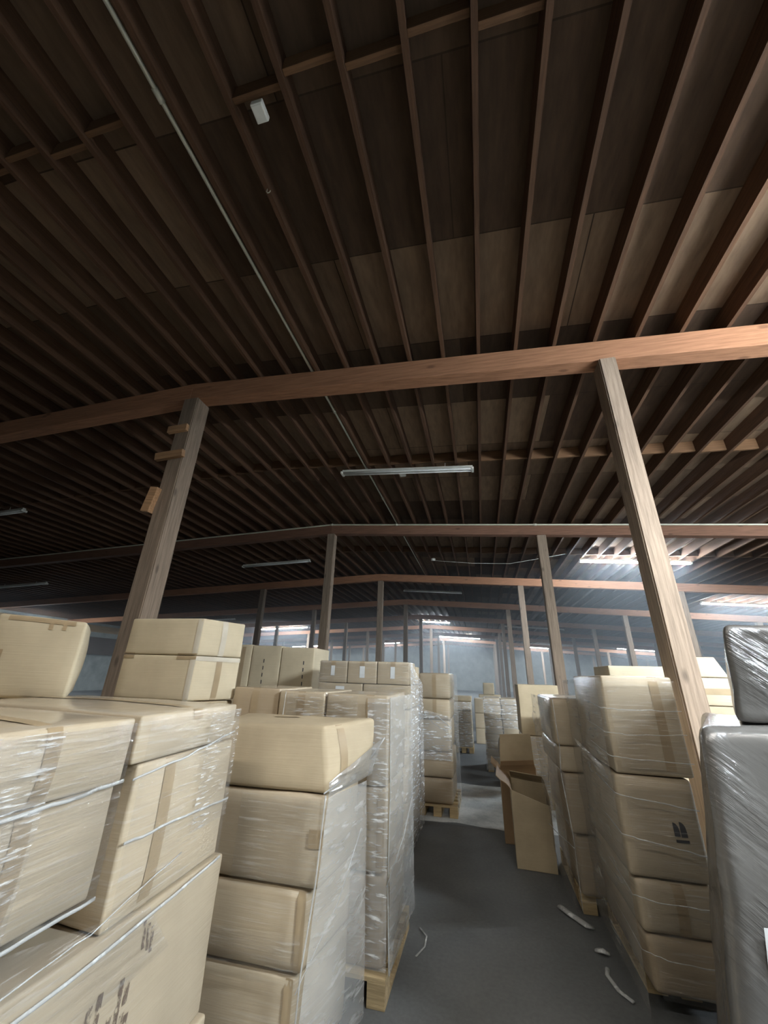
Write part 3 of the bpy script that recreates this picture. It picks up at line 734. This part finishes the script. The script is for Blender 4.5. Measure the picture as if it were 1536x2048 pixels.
# ------------------------------------------------------------------ open cartons on the floor
def open_box(foot, z, th, mat, label, flaps):
    """carton standing open: four walls and a floor of board, with bent flaps (wall index, length, outward angle)"""
    c = [Vector((x, y, 0)) for x, y in foot]; o0 = sum(c, Vector())/4
    root = empty('open_carton', o0); tag(root, label, 'box')
    zt = z if isinstance(z, (list, tuple)) else [z]*4
    n = len(c)
    ctr = o0
    def slab(p, q, pz0, pz1, qz1, nm, mt):
        d = (q-p).normalized(); out = Vector((d.y, -d.x, 0))
        if out.dot((p+q)/2-ctr) < 0: out = -out
        seg = 8; verts = []; faces = []
        for k in range(seg+1):
            t = k/seg; b = p.lerp(q, t); w = math.sin(PI*t)*.012
            for dd in (0, -th):
                verts.append(b + out*(w*.5+dd) + Vector((0,0,pz0)) - o0); verts.append(b + out*(w+dd) + Vector((0,0,pz1+(qz1-pz1)*t)) - o0)
        for k in range(seg):
            a, b = k*4, (k+1)*4
            faces += [(a,b,b+1,a+1), (a+2,a+3,b+3,b+2), (a+1,b+1,b+3,a+3), (a,a+2,b+2,b)]
        faces += [(0,1,3,2), (seg*4,seg*4+2,seg*4+3,seg*4+1)]
        return link(nm, mesh_from(verts, faces), mt, root)
    for i in range(4):
        slab(c[i], c[(i+1) % 4], .004, zt[i], zt[(i+1) % 4], 'side_panel', mat)
    link('bottom_panel', hexa_mesh([p-o0+Vector((0,0,.001)) for p in c] + [p-o0+Vector((0,0,.006)) for p in c], 0), mat, root)
    for i, L, ang, mt in flaps:
        p, q = c[i].copy(), c[(i+1) % 4].copy(); p.z = zt[i]; q.z = zt[(i+1) % 4]
        d = (q-p); dn = Vector((d.x, d.y, 0)).normalized(); out = Vector((dn.y, -dn.x, 0))
        if out.dot((p+q)/2-ctr) < 0: out = -out
        verts, faces = [], []
        seg = 6
        for k in range(seg+1):
            t = k/seg; a = ang*min(1, .45+t*.9)
            off = out*math.sin(a)*L*t + Vector((0,0,math.cos(a)*L*t))
            nn = (out*math.cos(a) - Vector((0,0,math.sin(a))))*th
            ins = d*.04*t
            for w in (0, .5, 1):
                base = (p+ins).lerp(q-ins, w); verts += [base+off-o0, base+off+nn-o0]
        m_ = 6
        for k in range(seg):
            for w in range(2):
                a = k*m_+w*2; b = (k+1)*m_+w*2
                faces += [(a,b,b+2,a+2), (a+1,a+3,b+3,b+1)]
            a, b = k*m_, (k+1)*m_
            faces += [(a,a+1,b+1,b), (a+4,b+4,b+5,a+5)]
        a = seg*m_; faces += [(a,a+2,a+3,a+1), (a+2,a+4,a+5,a+3), (0,1,3,2), (2,3,5,4)]
        link('flap', mesh_from(verts, faces), mt, root)
    return root
open_box([(.20,4.68), (.545,4.66), (.56,5.05), (.22,5.12)], [.60,.50,.60,.62], .006, 'card', 'open empty carton standing on the floor beside the aisle', [(3,.17,.9,'card_brown'), (2,.12,-.9,'card')])
open_box([(.125,5.25), (.50,5.22), (.53,5.62), (.14,5.68)], [.62,.66,.66,.62], .006, 'card_brown', 'second open carton behind the first, tall flap standing up', [(2,.33,.12,'card'), (3,.14,.75,'card_brown'), (0,.15,.5,'card_brown')])

# ------------------------------------------------------------------ narrow wrapped tower
pallet(.62,1.24,4.05,4.95, 'half-hidden pallet under the narrow wrapped tower')
for z0, z1, x0, mat, lab, y0 in ((1.09,1.45,.57,'card_film','top box of the narrow wrapped tower beside the open cartons', 4.0), (.90,1.085,.575,'card_film','flat second box of the narrow wrapped tower', 4.0),
        (.50,.895,.60,'card_film_dark','shiny rounded box half way up the narrow wrapped tower', 3.97), (.122,.495,.62,'card_film_dark','bottom box of the narrow wrapped tower above the pallet', 4.0)):
    carton((x0,x0+.62,y0,4.95), z0, z1, lab, mat, ['front_v'] if z0 > .45 else [], r=.025, bulge=.018, namp=.01)
fI = film('grey baggy stretch film on the narrow wrapped tower', (.56,4.4,0)); og = (.56,4.4,0)
sheet(fI, 'film_sheet', 'film_side', (.575,3.93,.03), (.56,5.0,.03), (.515,5.0,1.45), (.535,3.94,1.45), 24, 60, .05, (4,8), 71, (-1,0,0), origin=og)
sheet(fI, 'film_sheet', 'film', (.59,3.95,.1), (.80,3.95,.1), (.78,3.955,.9), (.59,3.955,.9), 14, 40, .012, (3,12), 72, (0,-1,0), origin=og)
roll(fI, [(.575,3.94,1.45), (.585,3.935,1.09), (.57,3.94,.9), (.60,3.93,.5), (.60,3.94,.06)], .006, og, seed=21)
roll(fI, [(.50,4.8,.36), (.54,4.3,.40), (.60,3.94,.42)], .005, og, seed=22)

# ------------------------------------------------------------------ big wrapped stack by the big post
pallet(.79,1.22,3.30,4.05, 'dark hidden pallet under the big boxes beside the post', .09)
R2 = []
Rt = carton((.775,1.195,3.1,4.0), 1.075, 1.635, 'tallest box by the big post, clear film bands across its front', 'card_film', ['front_v2'], r=.014, bulge=.02, namp=.008)
Rm = carton((.755,1.175,3.1,4.0), .575, 1.07, 'middle box by the big post with black arrows printed low on it', 'card_film', [], r=.022, bulge=.022, namp=.01)
Rl = carton((.77,1.18,3.1,4.0), .335, .57, 'lower film-striped box by the big post', 'card_film', ['front_v'], r=.025, bulge=.02, namp=.01)
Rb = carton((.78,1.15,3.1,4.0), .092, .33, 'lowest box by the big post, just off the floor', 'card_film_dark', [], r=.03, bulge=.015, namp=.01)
# handling mark: two arrowheads over a bar
sR = o2_s[Rm.name]
def mark_mesh(u0, u1, v0, v1):
    n, verts, faces = 9, [], []
    for k in range(n+1):
        t = k/n; top = v0 + (v1-v0)*(.30 + .70*math.sqrt(max(0, 1-t**2.4)))
        for vv in (v0, top): verts.append(sR.map((u0+(u1-u0)*t, -1, vv), .004))
    for k in range(n): faces.append((k*2, k*2+2, k*2+3, k*2+1))
    return mesh_from(verts, faces)
link('printed_mark', mark_mesh(.26,.405,-.13,.13), 'ink', Rm); link('printed_mark', mark_mesh(.425,.585,-.14,.15), 'ink', Rm)
face_part(Rm, 'printed_bar', 'ink', 1, -1, .27,.60, -.245,-.19, .004)
face_part(Rt, 'printed_mark', 'ink_brown', 0, -1, -.2, -.12, -.1, .12, .004)
fJ = film('clear stretch film wound round the big boxes by the post', (.8,3.3,0)); og = (.8,3.3,0)
sheet(fJ, 'film_sheet', 'film_side', (.735,3.05,.03), (.73,4.05,.03), (.70,4.05,1.60), (.735,3.06,1.62), 24, 70, .035, (4,9), 81, (-1,0,0), origin=og)
sheet(fJ, 'film_sheet', 'film', (.80,3.06,.1), (1.15,3.06,.1), (1.16,3.055,1.05), (.79,3.055,1.05), 20, 60, .012, (2,18), 82, (0,-1,0), origin=og)
sheet(fJ, 'film_sheet', 'film', (.80,3.055,1.1), (1.18,3.055,1.1), (1.19,3.058,1.62), (.79,3.058,1.62), 20, 60, .008, (2,14), 83, (0,-1,0), origin=og)
for zl, zr, rad, sd in ((1.44,1.44,.0035,31), (1.30,1.31,.003,32), (1.17,1.16,.004,33), (.97,.93,.005,34), (.77,.72,.005,35), (.50,.49,.004,36), (.27,.25,.003,37)):
    roll(fJ, [(.74,3.5,zl+.03), (.745,3.09,zl), (.85,3.035,zl-.005), (1.19 if zl > 1 else 1.16,3.04,zr)], rad, og, seed=sd)
sheet(fJ, 'film_flap', 'film_glints', (.74,3.14,1.02), (.73,3.72,1.06), (.66,3.7,1.2), (.72,3.16,1.10), 14, 14, .03, (3,4), 84, (-1,0,0), origin=og)

# ------------------------------------------------------------------ grey wrapped load at the edge
def wrapped(label, foot, z0, z1, top=None, **kw):
    _seed[0] += 1
    s = Soft(foot, z0, z1, top=top, seed=_seed[0], **kw)
    o = link('wrapped_load', s.mesh(40), 'film_dense', None, s.o); o2_s[o.name] = s
    return tag(o, label, 'wrapped load')
def wrinkle(o, amp, f):
    for v in o.data.vertices:
        n = noise.noise(Vector((v.co.x*f[0], v.co.y*f[0], v.co.z*f[1]+v.co.x*2))) + .5*noise.noise(Vector((v.co.x*f[0]*3, v.co.y*f[0]*3, v.co.z*f[1]*2.3)))
        v.co += v.normal*amp*n
W1 = wrapped('large load wound in cloudy grey film, standing at the aisle edge', [(.63,2.02), (1.80,2.02), (1.85,3.0), (.98,3.0)], 0, 1.44, [(.885,2.12), (1.80,2.12), (1.85,3.0), (1.28,3.0)], r=.06, bulge=.02, namp=.02)
wrinkle(W1, .006, (2.5,5))
face_part(W1, 'paper_label', 'paper', 1, -1, -.78, -.52, .0, .155, .012)
face_part(W1, 'printed_mark', 'ink', 1, -1, -.745, -.70, .045, .10, .016)
W2 = wrapped('upper grey film-wrapped load stacked on the larger grey one', [(1.06,2.2), (1.8,2.2), (1.85,2.95), (1.46,2.95)], 1.45, 1.86, [(1.13,2.2), (1.8,2.2), (1.85,2.95), (1.52,2.95)], r=.03, bulge=.015, namp=.02)
wrinkle(W2, .006, (4,6))

# boxes beyond the post
carton((2.0,2.45,4.9,5.5), 0, 1.40, 'tall box behind the grey wrapped load', 'card', [])
carton((2.05,2.5,4.9,5.5), 1.405, 1.66, 'film-banded box beyond the big post, under a tilted one', 'card_film', ['front_h'])
carton((2.12,2.42,4.9,5.4), 1.665, 1.86, 'tilted pale box topping the pile beyond the big post', 'card_pale', [], top=(2.1,2.36,4.95,5.4))
carton((1.25,1.85,4.7,5.3), 0, 1.55, 'large box right behind the tallest box by the post', 'card', [])
carton((1.27,1.86,4.7,5.3), 1.555, 1.75, 'pale box peeping over the tallest box by the post', 'card_pale', [])

# ------------------------------------------------------------------ scraps of film on the floor
def scrap(pts, r, label):
    o = link('film_scrap', tube_mesh([Vector(p)-Vector(pts[0]) for p in pts], r, 6, 2.2), 'film_roll', None, pts[0]); tag(o, label, 'plastic scrap')
scrap([(.46,4.08,.012), (.52,3.96,.02), (.56,3.93,.012), (.60,3.82,.03), (.63,3.86,.012)], .012, 'torn film scrap on the floor by the narrow tower')
scrap([(.62,3.44,.008), (.60,3.36,.014), (.63,3.25,.008), (.68,3.18,.010)], .006, 'curved film strip lying on the floor by the big boxes')
scrap([(.60,3.60,.01), (.63,3.56,.03), (.66,3.58,.012)], .010, 'small film tuft on the floor between tower and big boxes')
scrap([(-.53,3.52,.006), (-.47,3.43,.010), (-.47,3.32,.008), (-.51,3.22,.006)], .003, 'thin curled plastic string on the floor by the aisle stack')

hz = bpy.data.materials.new('glare_haze'); hz.use_nodes = True; nt = hz.node_tree  # added haze volume standing in for lens glare round the lamps
nt.nodes.remove(nt.nodes['Principled BSDF']); vsn = nt.nodes.new('ShaderNodeVolumeScatter')
vsn.inputs['Density'].default_value = .016; vsn.inputs['Anisotropy'].default_value = .35; vsn.inputs['Color'].default_value = (.86,.93,1,1)
nt.links.new(vsn.outputs[0], nt.nodes['Material Output'].inputs['Volume'])
o = link('haze', box_mesh((XL+.35,11.2,.02), (XR-.05,YB-.05,6.1), 0), hz); o['kind'] = 'stuff'; tag(o, 'thin pale haze added to imitate lens glare around the lit lamps', 'haze')

# ------------------------------------------------------------------ camera and world
cam = bpy.data.cameras.new('camera'); co = bpy.data.objects.new('camera', cam); COL.objects.link(co)
f = 770.0
d1 = Vector((197,331,770)).normalized(); v = Vector((54,-1834,770)); v = (v - d1*v.dot(d1)).normalized(); Xv = Vector((.97307917,-.06427267,-.22132772)).normalized()
right = Vector((Xv[0], d1[0], v[0])); down = Vector((Xv[1], d1[1], v[1])); fwd = Vector((Xv[2], d1[2], v[2]))
m = Matrix((right, -down, -fwd)).transposed().to_4x4(); m.translation = Vector((0,0,1.6))
co.matrix_world = m
cam.sensor_fit = 'VERTICAL'; cam.sensor_height = 36; cam.sensor_width = 27; cam.lens = f/2048*36
cam.clip_start = .05; cam.clip_end = 300
sc.camera = co
w = bpy.data.worlds.new('world'); sc.world = w; w.use_nodes = True
w.node_tree.nodes['Background'].inputs[0].default_value = (.02,.02,.022,1)
sc.view_settings.view_transform = 'Standard'; sc.view_settings.look = 'None'
sc.view_settings.exposure = 0.33; sc.view_settings.gamma = 1
sc.view_settings.use_curve_mapping = False
sc.cycles.max_bounces = 6; sc.cycles.diffuse_bounces = 4; sc.cycles.glossy_bounces = 2; sc.cycles.transparent_max_bounces = 12
sc.cycles.use_adaptive_sampling = True; sc.cycles.adaptive_threshold = .05
sc.cycles.use_denoising = True
sc.cycles.sample_clamp_indirect = 4; sc.cycles.volume_bounces = 0
